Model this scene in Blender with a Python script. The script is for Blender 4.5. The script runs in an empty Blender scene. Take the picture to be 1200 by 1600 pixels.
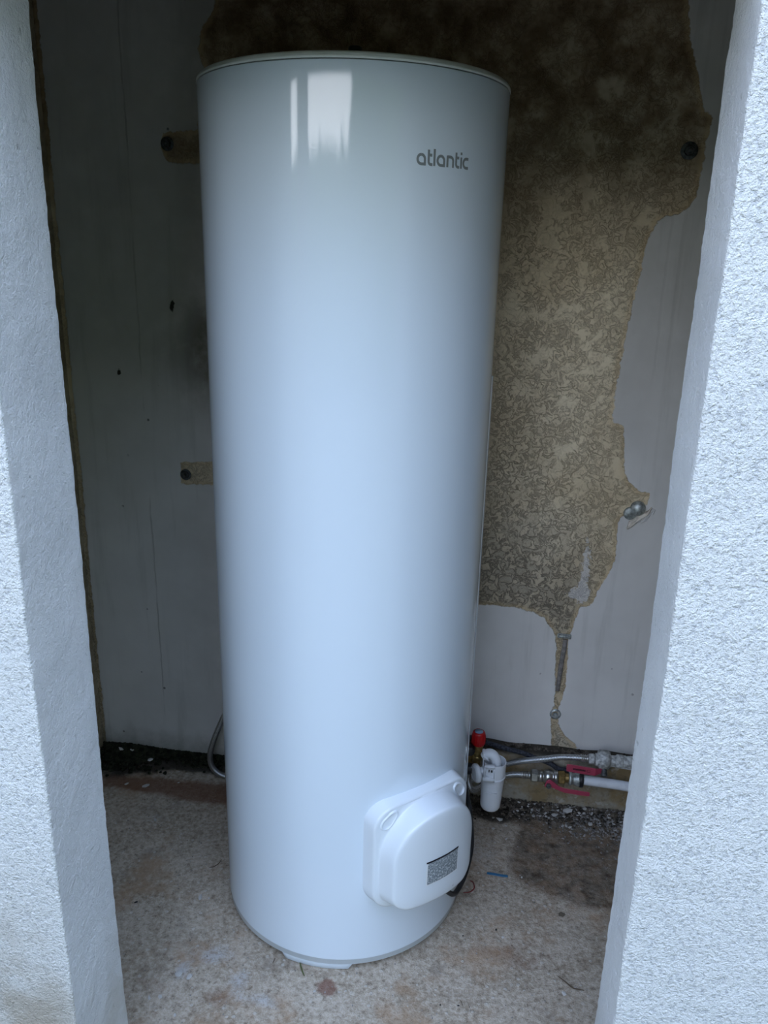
import bpy, bmesh, math, random
import numpy as np
from mathutils import Vector, Matrix, noise

C = bpy.context.scene.collection
rnd = random.Random(7)
PI = math.pi

# ---------------------------------------------------------------- camera
cam_d = bpy.data.cameras.new('camera')
cam = bpy.data.objects.new('camera', cam_d)
C.objects.link(cam)
cam_d.sensor_fit = 'VERTICAL'
cam_d.sensor_height = 32.0
cam_d.lens = 32.0 * 1257.6 / 1600.0
cam_d.clip_start = 0.02
yaw, pitch, roll = math.atan(.134), .31026, .02563
Rz = Matrix.Rotation(yaw, 3, 'Z')
fwd = Rz @ Vector((0, math.cos(pitch), -math.sin(pitch)))
rt0 = Rz @ Vector((1, 0, 0))
up0 = rt0.cross(fwd)
rt = math.cos(roll) * rt0 + math.sin(roll) * up0
up = -math.sin(roll) * rt0 + math.cos(roll) * up0
cam.matrix_world = Matrix((( rt.x, up.x, -fwd.x, 0), (rt.y, up.y, -fwd.y, 0), (rt.z, up.z, -fwd.z, 1.4754), (0, 0, 0, 1)))
bpy.context.scene.camera = cam

# ---------------------------------------------------------------- sky and exposure
w = bpy.data.worlds.new('overcast_sky')
bpy.context.scene.world = w
w.use_nodes = True
nt = w.node_tree
nt.nodes.clear()
wo = nt.nodes.new('ShaderNodeOutputWorld')
bg = nt.nodes.new('ShaderNodeBackground')
tc = nt.nodes.new('ShaderNodeTexCoord')
sx = nt.nodes.new('ShaderNodeSeparateXYZ')
cr = nt.nodes.new('ShaderNodeValToRGB')
nt.links.new(tc.outputs['Generated'], sx.inputs[0])
nt.links.new(sx.outputs['Z'], cr.inputs[0])
cr.color_ramp.elements[0].position = 0.0
cr.color_ramp.elements[0].color = (.97, .98, 1.0, 1)
cr.color_ramp.elements[1].position = .55
cr.color_ramp.elements[1].color = (.35, .445, .645, 1)
nt.links.new(cr.outputs[0], bg.inputs[0])
bg.inputs[1].default_value = 6.6
nt.links.new(bg.outputs[0], wo.inputs[0])

vs = bpy.context.scene.view_settings
vs.view_transform = 'Standard'
vs.look = 'None'
vs.gamma = 1.0
vs.use_curve_mapping = False
vs.exposure = 0.08

# ---------------------------------------------------------------- material helpers
class M:
    def __init__(s, name):
        s.m = bpy.data.materials.new(name); s.m.use_nodes = True
        s.t = s.m.node_tree; s.t.nodes.clear()
        s.o = s.n('OutputMaterial'); s.b = s.n('BsdfPrincipled')
        s.t.links.new(s.b.outputs[0], s.o.inputs[0])
        s.tc = s.n('TexCoord'); s.co = s.tc.outputs['Object']
    def n(s, k, **kw):
        x = s.t.nodes.new('ShaderNode' + k)
        for a, v in kw.items(): setattr(x, a, v)
        return x
    def set(s, sock, v):
        if isinstance(v, bpy.types.NodeSocket): s.t.links.new(v, sock)
        elif isinstance(v, (tuple, list)): sock.default_value = (*v, 1) if len(v) == 3 and sock.type == 'RGBA' else v
        else: sock.default_value = v
    def noise(s, scale, detail=3, rough=.5, dist=0, co=None):
        x = s.n('TexNoise'); s.set(x.inputs['Vector'], co or s.co)
        x.inputs['Scale'].default_value = scale; x.inputs['Detail'].default_value = detail
        x.inputs['Roughness'].default_value = rough; x.inputs['Distortion'].default_value = dist
        return x.outputs['Fac']
    def vor(s, scale, feature='F1', co=None, out='Distance'):
        x = s.n('TexVoronoi', feature=feature); s.set(x.inputs['Vector'], co or s.co)
        x.inputs['Scale'].default_value = scale
        return x.outputs[out]
    def mapco(s, sc=(1, 1, 1), loc=(0, 0, 0)):
        x = s.n('Mapping'); s.set(x.inputs[0], s.co); x.inputs['Scale'].default_value = sc; x.inputs['Location'].default_value = loc
        return x.outputs[0]
    def math(s, op, a, b=0.0, c=0.0):
        x = s.n('Math', operation=op); s.set(x.inputs[0], a); s.set(x.inputs[1], b); s.set(x.inputs[2], c)
        return x.outputs[0]
    def step(s, v, a, b, lo=0.0, hi=1.0):
        x = s.n('MapRange', interpolation_type='SMOOTHSTEP'); s.set(x.inputs[0], v)
        for i, q in enumerate((a, b, lo, hi)): x.inputs[i + 1].default_value = q
        return x.outputs[0]
    def mix(s, f, a, b, kind='MIX'):
        x = s.n('Mix', data_type='RGBA', blend_type=kind); s.set(x.inputs[0], f); s.set(x.inputs[6], a); s.set(x.inputs[7], b)
        return x.outputs[2]
    def attr(s, name):
        return s.n('Attribute', attribute_name=name).outputs['Fac']
    def xyz(s):
        x = s.n('SeparateXYZ'); s.set(x.inputs[0], s.co); return x.outputs
    def bump(s, h, dist, strength=1.0, prev=None):
        x = s.n('Bump'); s.set(x.inputs['Height'], h); x.inputs['Distance'].default_value = dist
        x.inputs['Strength'].default_value = strength
        if prev is not None: s.t.links.new(prev, x.inputs['Normal'])
        s.t.links.new(x.outputs[0], s.b.inputs['Normal']); return x.outputs[0]
    def fin(s, col=None, rough=None, metal=None, spec=None, coat=None):
        if col is not None: s.set(s.b.inputs['Base Color'], col)
        if rough is not None: s.set(s.b.inputs['Roughness'], rough)
        if metal is not None: s.set(s.b.inputs['Metallic'], metal)
        if spec is not None: s.set(s.b.inputs['Specular IOR Level'], spec)
        if coat is not None: s.b.inputs['Coat Weight'].default_value = coat; s.b.inputs['Coat Roughness'].default_value = .04
        return s.m

def plain(name, col, rough=.5, metal=0, spec=.5, grain=.0, gscale=60):
    m = M(name)
    if grain:
        n = m.noise(gscale, 4, .6)
        c = m.mix(m.step(n, .35, .65), tuple(x * (1 - grain) for x in col), tuple(min(1, x * (1 + grain)) for x in col))
        m.bump(n, .0006, .5)
        return m.fin(c, rough, metal, spec)
    return m.fin(col, rough, metal, spec)

# roughcast white render on the front wall
def mat_front():
    m = M('white_roughcast'); x, y, z = m.xyz()
    g1 = m.noise(165, 3, .6, .15); g2 = m.noise(420, 2, .5)
    big = m.noise(3, 3); st = m.noise(9, 4, .6)
    dirt = m.math('MULTIPLY', m.math('MULTIPLY', m.step(z, .66, .18), m.step(x, -.55, -.66)), m.step(st, .38, .62, .45, 1))
    c = m.mix(m.step(big, .3, .7), (.80, .81, .80), (.86, .87, .86))
    c = m.mix(m.math('MULTIPLY', m.step(g1, .47, .36), .50), c, (.42, .44, .47))
    c = m.mix(m.math('MULTIPLY', dirt, .9), c, (.40, .34, .26))
    h = m.math('ADD', m.noise(240, 4, .7), m.math('ADD', m.math('MULTIPLY', g1, 1.3), m.math('MULTIPLY', g2, .3)))
    m.bump(h, .0050, 1.0)
    return m.fin(c, .62, 0, .4)
def mat_reveal():
    m = M('smooth_white_render'); x, y, z = m.xyz()
    g1 = m.noise(200, 4, .75); g3 = m.noise(70, 3, .5); st = m.noise(7, 3)
    c = m.mix(m.step(st, .3, .7), (.76, .76, .77), (.84, .84, .85))
    sp = m.noise(60, 2, .5); 
    c = m.mix(m.math('MULTIPLY', m.step(sp, .70, .76), .6), c, (.42, .42, .42))
    dirt = m.math('MULTIPLY', m.step(z, .42, .04), m.step(m.noise(11, 4, .6), .36, .66, .3, 1))
    c = m.mix(m.math('MULTIPLY', dirt, .6), c, (.48, .40, .28))
    h = m.math('ADD', g1, m.math('MULTIPLY', g3, 1.0))
    m.bump(h, .0062, 1.0)
    return m.fin(c, .7, 0, .3)

def crepi_nodes(m, mould=None):
    nz = m.noise(46, 5, .66, .9)
    rid = m.math('ABSOLUTE', m.math('SUBTRACT', nz, .5))
    n2 = m.noise(15, 4, .6, .4)
    dens = m.step(n2, .62, .50)                      # 1 where the coat is rough
    if mould is not None: dens = m.math('MAXIMUM', dens, m.math('MULTIPLY', mould, .95))
    line = m.math('MULTIPLY', m.step(rid, .050, .004), dens)
    fine = m.math('MULTIPLY', m.step(m.noise(150, 3, .6, .8), .50, .40), dens)
    tint = m.step(m.noise(2.6, 4, .6), .38, .62)
    base = m.mix(tint, (.72, .60, .41), (.84, .73, .54))
    base = m.mix(m.math('MULTIPLY', dens, .22), base, (.54, .42, .28))
    c = m.mix(m.math('MULTIPLY', line, .34), base, (.27, .195, .12))
    c = m.mix(m.math('MULTIPLY', fine, .22), c, (.30, .235, .155))
    if mould is not None:
        c = m.mix(m.math('MULTIPLY', mould, m.step(nz, .30, .70, .66, .36)), c, (.19, .18, .155))
        c = m.mix(m.math('MULTIPLY', m.math('MULTIPLY', mould, line), .6), c, (.06, .06, .055))
    h = m.math('SUBTRACT', m.math('MULTIPLY', nz, .3), m.math('ADD', line, m.math('MULTIPLY', fine, .4)))
    return c, h

def mat_back():
    m = M('painted_and_peeled_render'); x, y, z = m.xyz()
    mould = m.attr('mould'); sd = m.attr('sd'); stain = m.attr('stain')
    cc, ch = crepi_nodes(m, mould)
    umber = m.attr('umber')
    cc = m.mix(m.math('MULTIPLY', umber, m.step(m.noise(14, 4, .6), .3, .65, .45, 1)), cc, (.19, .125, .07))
    edge = m.math('ADD', sd, m.math('MULTIPLY', m.math('SUBTRACT', m.noise(45, 4, .7), .5), .018))
    paint = m.step(edge, -.0015, .0015)              # 1 on the painted side
    big = m.noise(4, 4, .6); st = m.noise(1.0, 4, .6, 0, m.mapco((26, 26, 2.2)))
    pc = m.mix(m.step(big, .3, .7), (.62, .605, .58), (.70, .685, .66))
    pc = m.mix(m.math('MULTIPLY', m.step(st, .52, .75), .30), pc, (.36, .36, .33))
    pc = m.mix(m.math('MULTIPLY', stain, m.step(m.noise(12, 4, .6), .25, .6, .5, 1)), pc, (.18, .17, .14))
    vd = m.vor(16); rv = m.noise(9, 1)
    pc = m.mix(m.math('MULTIPLY', m.math('MULTIPLY', m.step(vd, .075, .045), m.step(rv, .55, .6)), .8), pc, (.10, .10, .10))
    # the long plaster seams
    wob = m.math('MULTIPLY', m.math('SUBTRACT', m.noise(6, 4, .6), .5), .018)
    d1 = m.math('ABSOLUTE', m.math('ADD', m.math('ADD', x, .913), wob))
    seam = m.math('MULTIPLY', m.step(d1, .0032, .0008), m.step(m.noise(5, 3), .40, .55))
    d2 = m.math('ABSOLUTE', m.math('ADD', m.math('SUBTRACT', x, .401), wob))
    seam2 = m.math('MULTIPLY', m.step(d2, .006, .001), m.step(z, .93, .98))
    d3 = m.math('ABSOLUTE', m.math('ADD', m.math('SUBTRACT', x, .372), m.math('MULTIPLY', wob, 1.4)))
    seam3 = m.math('MULTIPLY', m.step(d3, .005, .001), m.step(z, 1.15, 1.25))
    sm = m.math('ADD', seam, m.math('MULTIPLY', m.math('ADD', seam2, seam3), .22))
    pc = m.mix(m.math('MULTIPLY', sm, .30), pc, (.16, .15, .13))
    c = m.mix(paint, cc, pc)
    skk = m.math('MULTIPLY', m.step(m.math('ADD', m.attr('streak'), m.math('MULTIPLY', m.math('SUBTRACT', m.noise(75, 5, .7), .5), 2.2)), .45, .6), .75)
    c = m.mix(m.math('MULTIPLY', skk, m.step(m.attr('streak'), .1, .35)), c, (.72, .70, .68))
    c = m.mix(m.step(m.math('ADD', m.attr('marks'), m.math('MULTIPLY', m.math('SUBTRACT', m.noise(110, 3), .5), .9)), .40, .6), c, (.035, .03, .025))
    # ochre rim of bare render just inside the peeled edge
    rim = m.math('MULTIPLY', m.step(edge, -.016, -.003), m.math('SUBTRACT', 1.0, paint))
    c = m.mix(m.math('MULTIPLY', rim, .4), c, (.62, .46, .26))
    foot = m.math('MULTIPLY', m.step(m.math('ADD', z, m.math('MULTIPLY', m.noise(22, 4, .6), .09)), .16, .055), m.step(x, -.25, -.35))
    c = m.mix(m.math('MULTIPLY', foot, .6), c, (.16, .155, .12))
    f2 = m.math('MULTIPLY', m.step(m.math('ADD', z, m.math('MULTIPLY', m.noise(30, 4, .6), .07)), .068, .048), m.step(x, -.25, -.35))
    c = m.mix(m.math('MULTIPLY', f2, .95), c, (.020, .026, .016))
    smooth = m.math('MULTIPLY', m.noise(40, 4, .6), .35)
    ph = m.math('SUBTRACT', m.math('ADD', 1.1, smooth), m.math('MULTIPLY', sm, .9))
    hx = m.n('Mix', data_type='FLOAT'); m.set(hx.inputs[0], paint); m.set(hx.inputs[2], ch); m.set(hx.inputs[3], ph)
    m.bump(hx.outputs[0], .0014, .8)
    return m.fin(c, .82, 0, .25)

def mat_crepi():
    m = M('bare_brown_render'); c, h = crepi_nodes(m)
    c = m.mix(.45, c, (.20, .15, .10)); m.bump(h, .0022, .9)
    return m.fin(c, .85, 0, .2)

def mat_floor():
    m = M('stained_concrete'); x, y, z = m.xyz()
    wet = m.attr('wet'); rust = m.attr('rust'); grey = m.attr('grey'); black = m.attr('black'); spot = m.attr('spot')
    a = m.noise(9, 5, .65); b = m.noise(95, 5, .75); d = m.noise(260, 3, .6)
    c = m.mix(m.step(a, .30, .70), (.345, .285, .215), (.46, .395, .315))
    c = m.mix(m.math('MULTIPLY', m.step(b, .47, .62), .6), c, (.62, .555, .47))
    c = m.mix(m.math('MULTIPLY', m.step(b, .47, .34), .75), c, (.17, .135, .10))
    c = m.mix(m.math('MULTIPLY', m.step(d, .60, .70), .45), c, (.60, .57, .52))
    c = m.mix(m.math('MULTIPLY', m.step(m.noise(5.5, 5, .65), .50, .68), .6), c, (.36, .235, .14))
    c = m.mix(m.math('MULTIPLY', m.step(m.noise(7, 5, .7, 0, m.mapco((1, 1, 1), (3, 7, 0))), .54, .70), .5), c, (.20, .17, .14))
    v = m.vor(75); rv = m.vor(75, out='Color'); sr = m.n('SeparateXYZ'); m.set(sr.inputs[0], rv)
    peb = m.math('MULTIPLY', m.step(v, .34, .26), m.step(sr.outputs[0], .86, .9))
    c = m.mix(m.math('MULTIPLY', peb, .6), c, (.56, .53, .48))
    def e(att, lo=.35, hi=.60, sc=14):
        return m.step(m.math('ADD', att, m.math('MULTIPLY', m.math('SUBTRACT', m.noise(sc, 5, .65), .5), 1.0)), lo, hi)
    c = m.mix(m.math('MULTIPLY', m.math('MULTIPLY', e(grey, .25, .85, 30), m.step(b, .38, .58, .35, 1)), .6), c, (.50, .53, .56))
    c = m.mix(m.math('MULTIPLY', e(rust, .3, .8), .75), c, (.15, .062, .03))
    wc = m.mix(m.step(m.noise(24, 4, .6), .4, .62), (.045, .031, .020), (.135, .08, .042))
    c = m.mix(m.math('MULTIPLY', e(wet, .30, .78, 11), m.step(m.noise(38, 4, .7), .25, .6, .96, .55)), c, wc)
    c = m.mix(m.math('MULTIPLY', e(spot, .3, .7, 60), .7), c, (.17, .065, .045))
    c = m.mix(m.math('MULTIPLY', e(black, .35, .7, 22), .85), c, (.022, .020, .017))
    h = m.math('ADD', m.math('ADD', b, m.math('MULTIPLY', d, .4)), m.math('MULTIPLY', peb, .3))
    m.bump(h, .0040, .9)
    return m.fin(c, m.step(wet, .3, .8, .85, .6), 0, .3)

def mat_footing():
    m = M('ochre_footing'); x, y, z = m.xyz()
    a = m.noise(8, 5, .65); b = m.noise(60, 4, .65)
    c = m.mix(m.step(a, .38, .60), (.27, .20, .105), (.36, .33, .27))
    c = m.mix(m.math('MULTIPLY', m.step(b, .5, .34), .45), c, (.13, .10, .06))
    c = m.mix(m.math('MULTIPLY', m.step(m.noise(26, 4, .6), .60, .66), .6), c, (.50, .47, .42))
    c = m.mix(m.step(z, .150, .168), c, (.05, .042, .032))
    m.bump(b, .003, .9)
    return m.fin(c, .85, 0, .25)

def mat_tank():
    m = M('white_enamelled_steel')
    n = m.noise(500, 2, .5); m.bump(n, .00006, .35)
    return m.fin((.70, .79, .87), .07, 0, .7)
def mat_braid():
    m = M('braided_steel'); m.co = m.tc.outputs['UV']
    x, y, z = m.xyz()
    s1 = m.math('SINE', m.math('MULTIPLY', m.math('ADD', m.math('MULTIPLY', x, 5), m.math('MULTIPLY', y, 260)), 6.283))
    s2 = m.math('SINE', m.math('MULTIPLY', m.math('SUBTRACT', m.math('MULTIPLY', x, 5), m.math('MULTIPLY', y, 260)), 6.283))
    h = m.math('MAXIMUM', s1, s2)
    c = m.mix(m.step(h, -.2, .7), (.16, .17, .18), (.56, .58, .60))
    m.bump(h, .0004, .5)
    return m.fin(c, .32, .9, .5)
def mat_label():
    m = M('printed_rating_label'); m.co = m.tc.outputs['UV']
    x, y, z = m.xyz()
    n = m.noise(1, 3, .7, 0, m.mapco((24, 13, 1))); n2 = m.noise(1, 2, .6, 0, m.mapco((70, 44, 1)))
    dens = m.step(y, .0, .55)
    ink = m.math('ADD', m.math('MULTIPLY', m.step(n, .58, .50), .70), m.math('MULTIPLY', m.step(n2, .54, .44), .38))
    c = m.mix(ink, (.62, .66, .68), (.115, .145, .165))
    brd = m.math('MAXIMUM', m.math('MAXIMUM', m.step(x, .045, .03), m.step(x, .975, .985)), m.step(y, .05, .03))
    c = m.mix(brd, c, (.72, .75, .77))
    c = m.mix(m.step(y, .925, .94), c, (.004, .005, .012))
    return m.fin(c, .35, 0, .4)

MF, MR, MB, MCR, MFL, MFT = mat_front(), mat_reveal(), mat_back(), mat_crepi(), mat_floor(), mat_footing()
MT, MBR, MLB = mat_tank(), mat_braid(), mat_label()
MHOOD = plain('white_plastic_hood', (.74, .80, .85), .26, 0, .5)
MLID = plain('lid_plastic', (.72, .74, .70), .4)
MLOGO = plain('grey_print', (.20, .225, .235), .5)
MWP = plain('white_plastic', (.74, .77, .80), .38)
MBLK = plain('black_rubber', (.012, .013, .016), .45)
MDK = plain('dark_fitting', (.01, .01, .01), .5)
MRED = plain('red_plastic', (.42, .004, .006), .38)
MBLUE = plain('blue_grey_sticker', (.20, .30, .42), .4)
MHAND = plain('pink_red_lacquer', (.36, .045, .085), .42)
MINK = plain('dark_ink', (.03, .008, .015), .6)
MNK = plain('nickel_plated', (.50, .50, .48), .28, .9, .5, .18, 90)
MBS = plain('brass', (.36, .25, .10), .35, .85, .5, .3, 80)
MLIME = plain('limescaled_brass', (.46, .47, .46), .7, .25, .3, .35, 110)
MZN = plain('zinc_plated_steel', (.40, .43, .42), .45, .6, .5, .35, 120)
MPEX = plain('white_pipe', (.66, .69, .73), .4, 0, .4, .06, 40)
MDUST = plain('dusty_dark_hose', (.035, .038, .05), .7, 0, .3, .6, 160)
MCHIP = plain('plaster_chip', (.50, .49, .47), .9, 0, .2, .2, 160)
MGRIT = plain('dark_grit', (.085, .072, .058), .95, 0, .2, .7, 60)
MGRITL = plain('grey_grit', (.24, .23, .22), .95, 0, .2, .4, 60)
MMOSS = plain('mossy_soil', (.018, .020, .012), .95, 0, .15, .6, 60)
MSTONE = plain('brown_stone', (.12, .10, .075), .9, 0, .2, .4, 60)
MTW = plain('dry_twig', (.10, .07, .045), .9)
MGRASS = plain('dry_green_blade', (.08, .10, .03), .7)
MBLUEP = plain('blue_plastic', (.02, .13, .26), .4)
MRW = plain('reddish_plastic', (.16, .022, .018), .5)
MMORT = plain('loose_mortar', (.66, .60, .52), .9, 0, .2, .2, 60)
MCOND = plain('grey_conduit', (.22, .20, .19), .7, 0, .3, .3, 80)

# ---------------------------------------------------------------- object helpers
def obj(name, bm, mat, parent=None, smooth=True, loc=None):
    me = bpy.data.meshes.new(name)
    if isinstance(bm, bmesh.types.BMesh):
        bm.to_mesh(me); bm.free()
    else:
        me.from_pydata(*bm)
    o = bpy.data.objects.new(name, me); C.objects.link(o)
    for mm in (mat if isinstance(mat, (list, tuple)) else [mat]): me.materials.append(mm)
    if smooth:
        me.polygons.foreach_set('use_smooth', [True] * len(me.polygons))
    if loc is not None:
        loc = Vector(loc); me.transform(Matrix.Translation(-loc)); o.location = loc
    if parent:
        o.parent = parent
        if isinstance(parent, bpy.types.Object) and loc is None:
            o.matrix_parent_inverse = Matrix.Translation(-world_loc(parent))
    return o
def world_loc(o):
    v = Vector(o.location)
    if o.parent:       # parents sit unrotated; their inverse already cancels their own position
        return v
    return v
def tag(o, label, cat, group=None, kind=None):
    o['label'] = label; o['category'] = cat
    if group: o['group'] = group
    if kind: o['kind'] = kind
    return o
def thing(name, label, cat, loc=(0, 0, 0), group=None):
    o = bpy.data.objects.new(name, None); C.objects.link(o); o.location = loc; o.empty_display_size = .05
    return tag(o, label, cat, group)
def struct(o):
    o['kind'] = 'structure'; return o
def sharp(o, deg=35):
    md = o.modifiers.new('edge_split', 'EDGE_SPLIT'); md.split_angle = math.radians(deg); return o

def frame(origin, axis, ref=(0, 0, 1)):
    z = Vector(axis).normalized(); r = Vector(ref)
    if abs(z.dot(r)) > .98: r = Vector((1, 0, 0))
    x = r.cross(z).normalized(); y = z.cross(x)
    m = Matrix((x, y, z)).transposed().to_4x4(); m.translation = Vector(origin); return m
def lathe(bm, prof, mtx=Matrix.Identity(4), n=32, a0=0, a1=2 * PI, phase=0):
    full = abs(a1 - a0 - 2 * PI) < 1e-6
    k = n if full else n + 1
    rows = []
    for r, z in prof:
        if r < 1e-6: rows.append([bm.verts.new(mtx @ Vector((0, 0, z)))])
        else: rows.append([bm.verts.new(mtx @ Vector((r * math.cos(a0 + (a1 - a0) * i / n + phase), r * math.sin(a0 + (a1 - a0) * i / n + phase), z))) for i in range(k)])
    for A, B in zip(rows, rows[1:]):
        for i in range(n):
            j = (i + 1) % k if full else i + 1
            if len(A) == 1 and len(B) == 1: continue
            if len(A) == 1: bm.faces.new((A[0], B[j], B[i]))
            elif len(B) == 1: bm.faces.new((A[i], A[j], B[0]))
            else: bm.faces.new((A[i], A[j], B[j], B[i]))
def cyl(bm, p0, p1, r, n=24, bev=None, r1=None):
    p0, p1 = Vector(p0), Vector(p1); L = (p1 - p0).length; r1 = r if r1 is None else r1
    b = bev if bev is not None else min(r, r1, L) * .12
    lathe(bm, [(0, 0), (r - b, 0), (r, b), (r1, L - b), (r1 - b, L), (0, L)], frame(p0, p1 - p0), n)
def catmull(pts, per=10):
    pts = [Vector(p) for p in pts]; P = [2 * pts[0] - pts[1]] + pts + [2 * pts[-1] - pts[-2]]; out = []
    for i in range(1, len(P) - 2):
        for k in range(per):
            t = k / per; a, b, c, d = P[i - 1:i + 3]
            out.append(.5 * ((2 * b) + (c - a) * t + (2 * a - 5 * b + 4 * c - d) * t * t + (3 * b - a - 3 * c + d) * t ** 3))
    return out + [pts[-1]]
def tube(bm, pts, r, n=14, per=10, rfun=None, cap=True):
    P = catmull(pts, per) if per > 1 else [Vector(p) for p in pts]
    uvl = bm.loops.layers.uv.verify()
    rows = []; x = None; L = 0; Ls = []
    for i, p in enumerate(P):
        t = (P[min(i + 1, len(P) - 1)] - P[max(i - 1, 0)]).normalized()
        if i: L += (P[i] - P[i - 1]).length
        Ls.append(L)
        if x is None: x = t.orthogonal().normalized()
        x = (x - t * x.dot(t)).normalized(); y = t.cross(x); rr = rfun(i / (len(P) - 1)) if rfun else r
        rows.append([bm.verts.new(p + rr * (math.cos(2 * PI * k / n) * x + math.sin(2 * PI * k / n) * y)) for k in range(n)])
    for i, (A, B) in enumerate(zip(rows, rows[1:])):
        for k in range(n):
            f = bm.faces.new((A[k], A[(k + 1) % n], B[(k + 1) % n], B[k]))
            for l, (uu, vv) in zip(f.loops, ((k / n, Ls[i]), ((k + 1) / n, Ls[i]), ((k + 1) / n, Ls[i + 1]), (k / n, Ls[i + 1]))): l[uvl].uv = (uu, vv)
    if cap: bm.faces.new(rows[0][::-1]); bm.faces.new(rows[-1])
def box(bm, a, b, bev=0.0, mtx=None):
    a, b = Vector(a), Vector(b)
    r = bmesh.ops.create_cube(bm, size=1, matrix=Matrix.Translation((a + b) / 2) @ Matrix.Diagonal((*(b - a), 1)))
    if bev:
        es = list({e for v in r['verts'] for e in v.link_edges})
        bmesh.ops.bevel(bm, geom=es, offset=bev, segments=2, affect='EDGES')
    if mtx is not None:
        bmesh.ops.transform(bm, matrix=mtx, verts=bm.verts[:])
def prism(bm, poly, z0, z1, mtx=Matrix.Identity(4), bev=0):
    # outline in local x,y pushed along local z
    lo = [bm.verts.new(mtx @ Vector((x, y, z0))) for x, y in poly]; hi = [bm.verts.new(mtx @ Vector((x, y, z1))) for x, y in poly]
    n = len(poly); bm.faces.new(lo[::-1]); bm.faces.new(hi)
    for i in range(n): bm.faces.new((lo[i], lo[(i + 1) % n], hi[(i + 1) % n], hi[i]))
def hexnut(bm, p0, p1, r, chamfer=.15):
    p0, p1 = Vector(p0), Vector(p1); L = (p1 - p0).length; c = min(L, r) * chamfer
    lathe(bm, [(0, 0), (r - c, 0), (r, c), (r, L - c), (r - c, L), (0, L)], frame(p0, p1 - p0), 6, phase=.3)

# ---------------------------------------------------------------- room
YB, HC = 1.998, 2.10            # back wall plane, ceiling height
UL, UR = -1.12, .80             # side walls
YI, YO = 1.08, .925             # inner and outer faces of the front wall
LI, LO, RI, RO = -.6098, -.6136, .2385, .2306
ZL = 1.808                       # underside of the lintel

crepi = [(0.347, 1.996), (0.359, 1.925), (0.373, 1.889), (0.389, 1.84), (0.408, 1.784), (0.428, 1.778), (0.421, 1.721), (0.421, 1.689), (0.416, 1.65), (0.415, 1.617), (0.4, 1.59), (0.382, 1.576), (0.354, 1.573), (0.335, 1.555), (0.319, 1.513), (0.315, 1.471), (0.31, 1.414), (0.302, 1.356), (0.298, 1.312), (0.292, 1.252), (0.287, 1.16), (0.289, 1.097), (0.317, 1.091), (0.331, 0.971), (0.349, 0.947), (0.374, 0.927), (0.398, 0.925), (0.398, 0.9), (0.38, 0.879), (0.343, 0.863), (0.329, 0.845), (0.333, 0.785), (0.333, 0.741), (0.321, 0.696), (0.301, 0.658), (0.289, 0.612), (0.258, 0.6), (0.252, 0.572), (0.244, 0.533), (0.238, 0.505), (0.244, 0.39), (0.24, 0.34), (0.23, 0.289), (0.234, 0.249), (0.251, 0.22), (0.279, 0.193), (0.299, 0.17), (0.221, 0.155), (0.22, 0.206), (0.212, 0.267), (0.217, 0.308), (0.218, 0.348), (0.213, 0.406), (0.21, 0.483), (0.204, 0.511), (0.188, 0.538), (0.169, 0.564), (0.134, 0.58), (0.1, 0.586), (0.066, 0.587), (0.032, 0.589), (-0.005, 0.586), (-0.66, 0.56), (-0.70, 0.87), (-0.734, 0.874), (-0.823, 0.869), (-0.819, 0.931), (-0.73, 0.937), (-0.704, 1.671), (-0.812, 1.67), (-0.827, 1.698), (-0.824, 1.735), (-0.735, 1.743), (-0.711, 1.868), (-0.724, 1.914), (-0.715, 1.953), (-0.683, 1.99), (-0.667, 2.2), (.34, 2.2)]
def sdist(P, poly):
    A = np.array(poly); B = np.roll(A, -1, 0); d = np.full(len(P), 9.); ins = np.zeros(len(P), bool)
    for a, b in zip(A, B):
        ab = b - a; t = np.clip(((P - a) @ ab) / max(ab @ ab, 1e-9), 0, 1)
        d = np.minimum(d, np.hypot(*(P - a - t[:, None] * ab).T))
        c = ((a[1] > P[:, 1]) != (b[1] > P[:, 1]))
        with np.errstate(divide='ignore', invalid='ignore'):
            xx = (b[0] - a[0]) * (P[:, 1] - a[1]) / (b[1] - a[1]) + a[0]
        ins ^= c & (P[:, 0] < xx)
    return np.where(ins, -d, d)
def sst(x, a, b):
    t = np.clip((x - a) / (b - a), 0, 1); return t * t * (3 - 2 * t)
def gauss(P, c, s):
    return np.exp(-(((P[:, 0] - c[0]) / s[0]) ** 2 + ((P[:, 1] - c[1]) / s[1]) ** 2))
def grid(name, x0, x1, y0, y1, step, fn, mat, attrs):
    nx, ny = int((x1 - x0) / step) + 1, int((y1 - y0) / step) + 1
    X, Yy = np.meshgrid(np.linspace(x0, x1, nx), np.linspace(y0, y1, ny)); P = np.column_stack([X.ravel(), Yy.ravel()])
    A = attrs(P); V = fn(P, A)
    i = np.arange(nx * ny).reshape(ny, nx)
    F = np.stack([i[:-1, :-1], i[:-1, 1:], i[1:, 1:], i[1:, :-1]], -1).reshape(-1, 4)
    me = bpy.data.meshes.new(name); me.vertices.add(len(V)); me.vertices.foreach_set('co', V.ravel())
    me.loops.add(F.size); me.loops.foreach_set('vertex_index', F.ravel().astype(np.int32))
    me.polygons.add(len(F)); me.polygons.foreach_set('loop_start', np.arange(0, F.size, 4, dtype=np.int32))
    me.polygons.foreach_set('loop_total', np.full(len(F), 4, dtype=np.int32)); me.polygons.foreach_set('use_smooth', [True] * len(F))
    me.update(calc_edges=True); me.validate()
    for k, a in A.items():
        at = me.attributes.new(k, 'FLOAT', 'POINT'); at.data.foreach_set('value', a.astype(np.float32))
    o = bpy.data.objects.new(name, me); C.objects.link(o); me.materials.append(mat); return o

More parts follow.
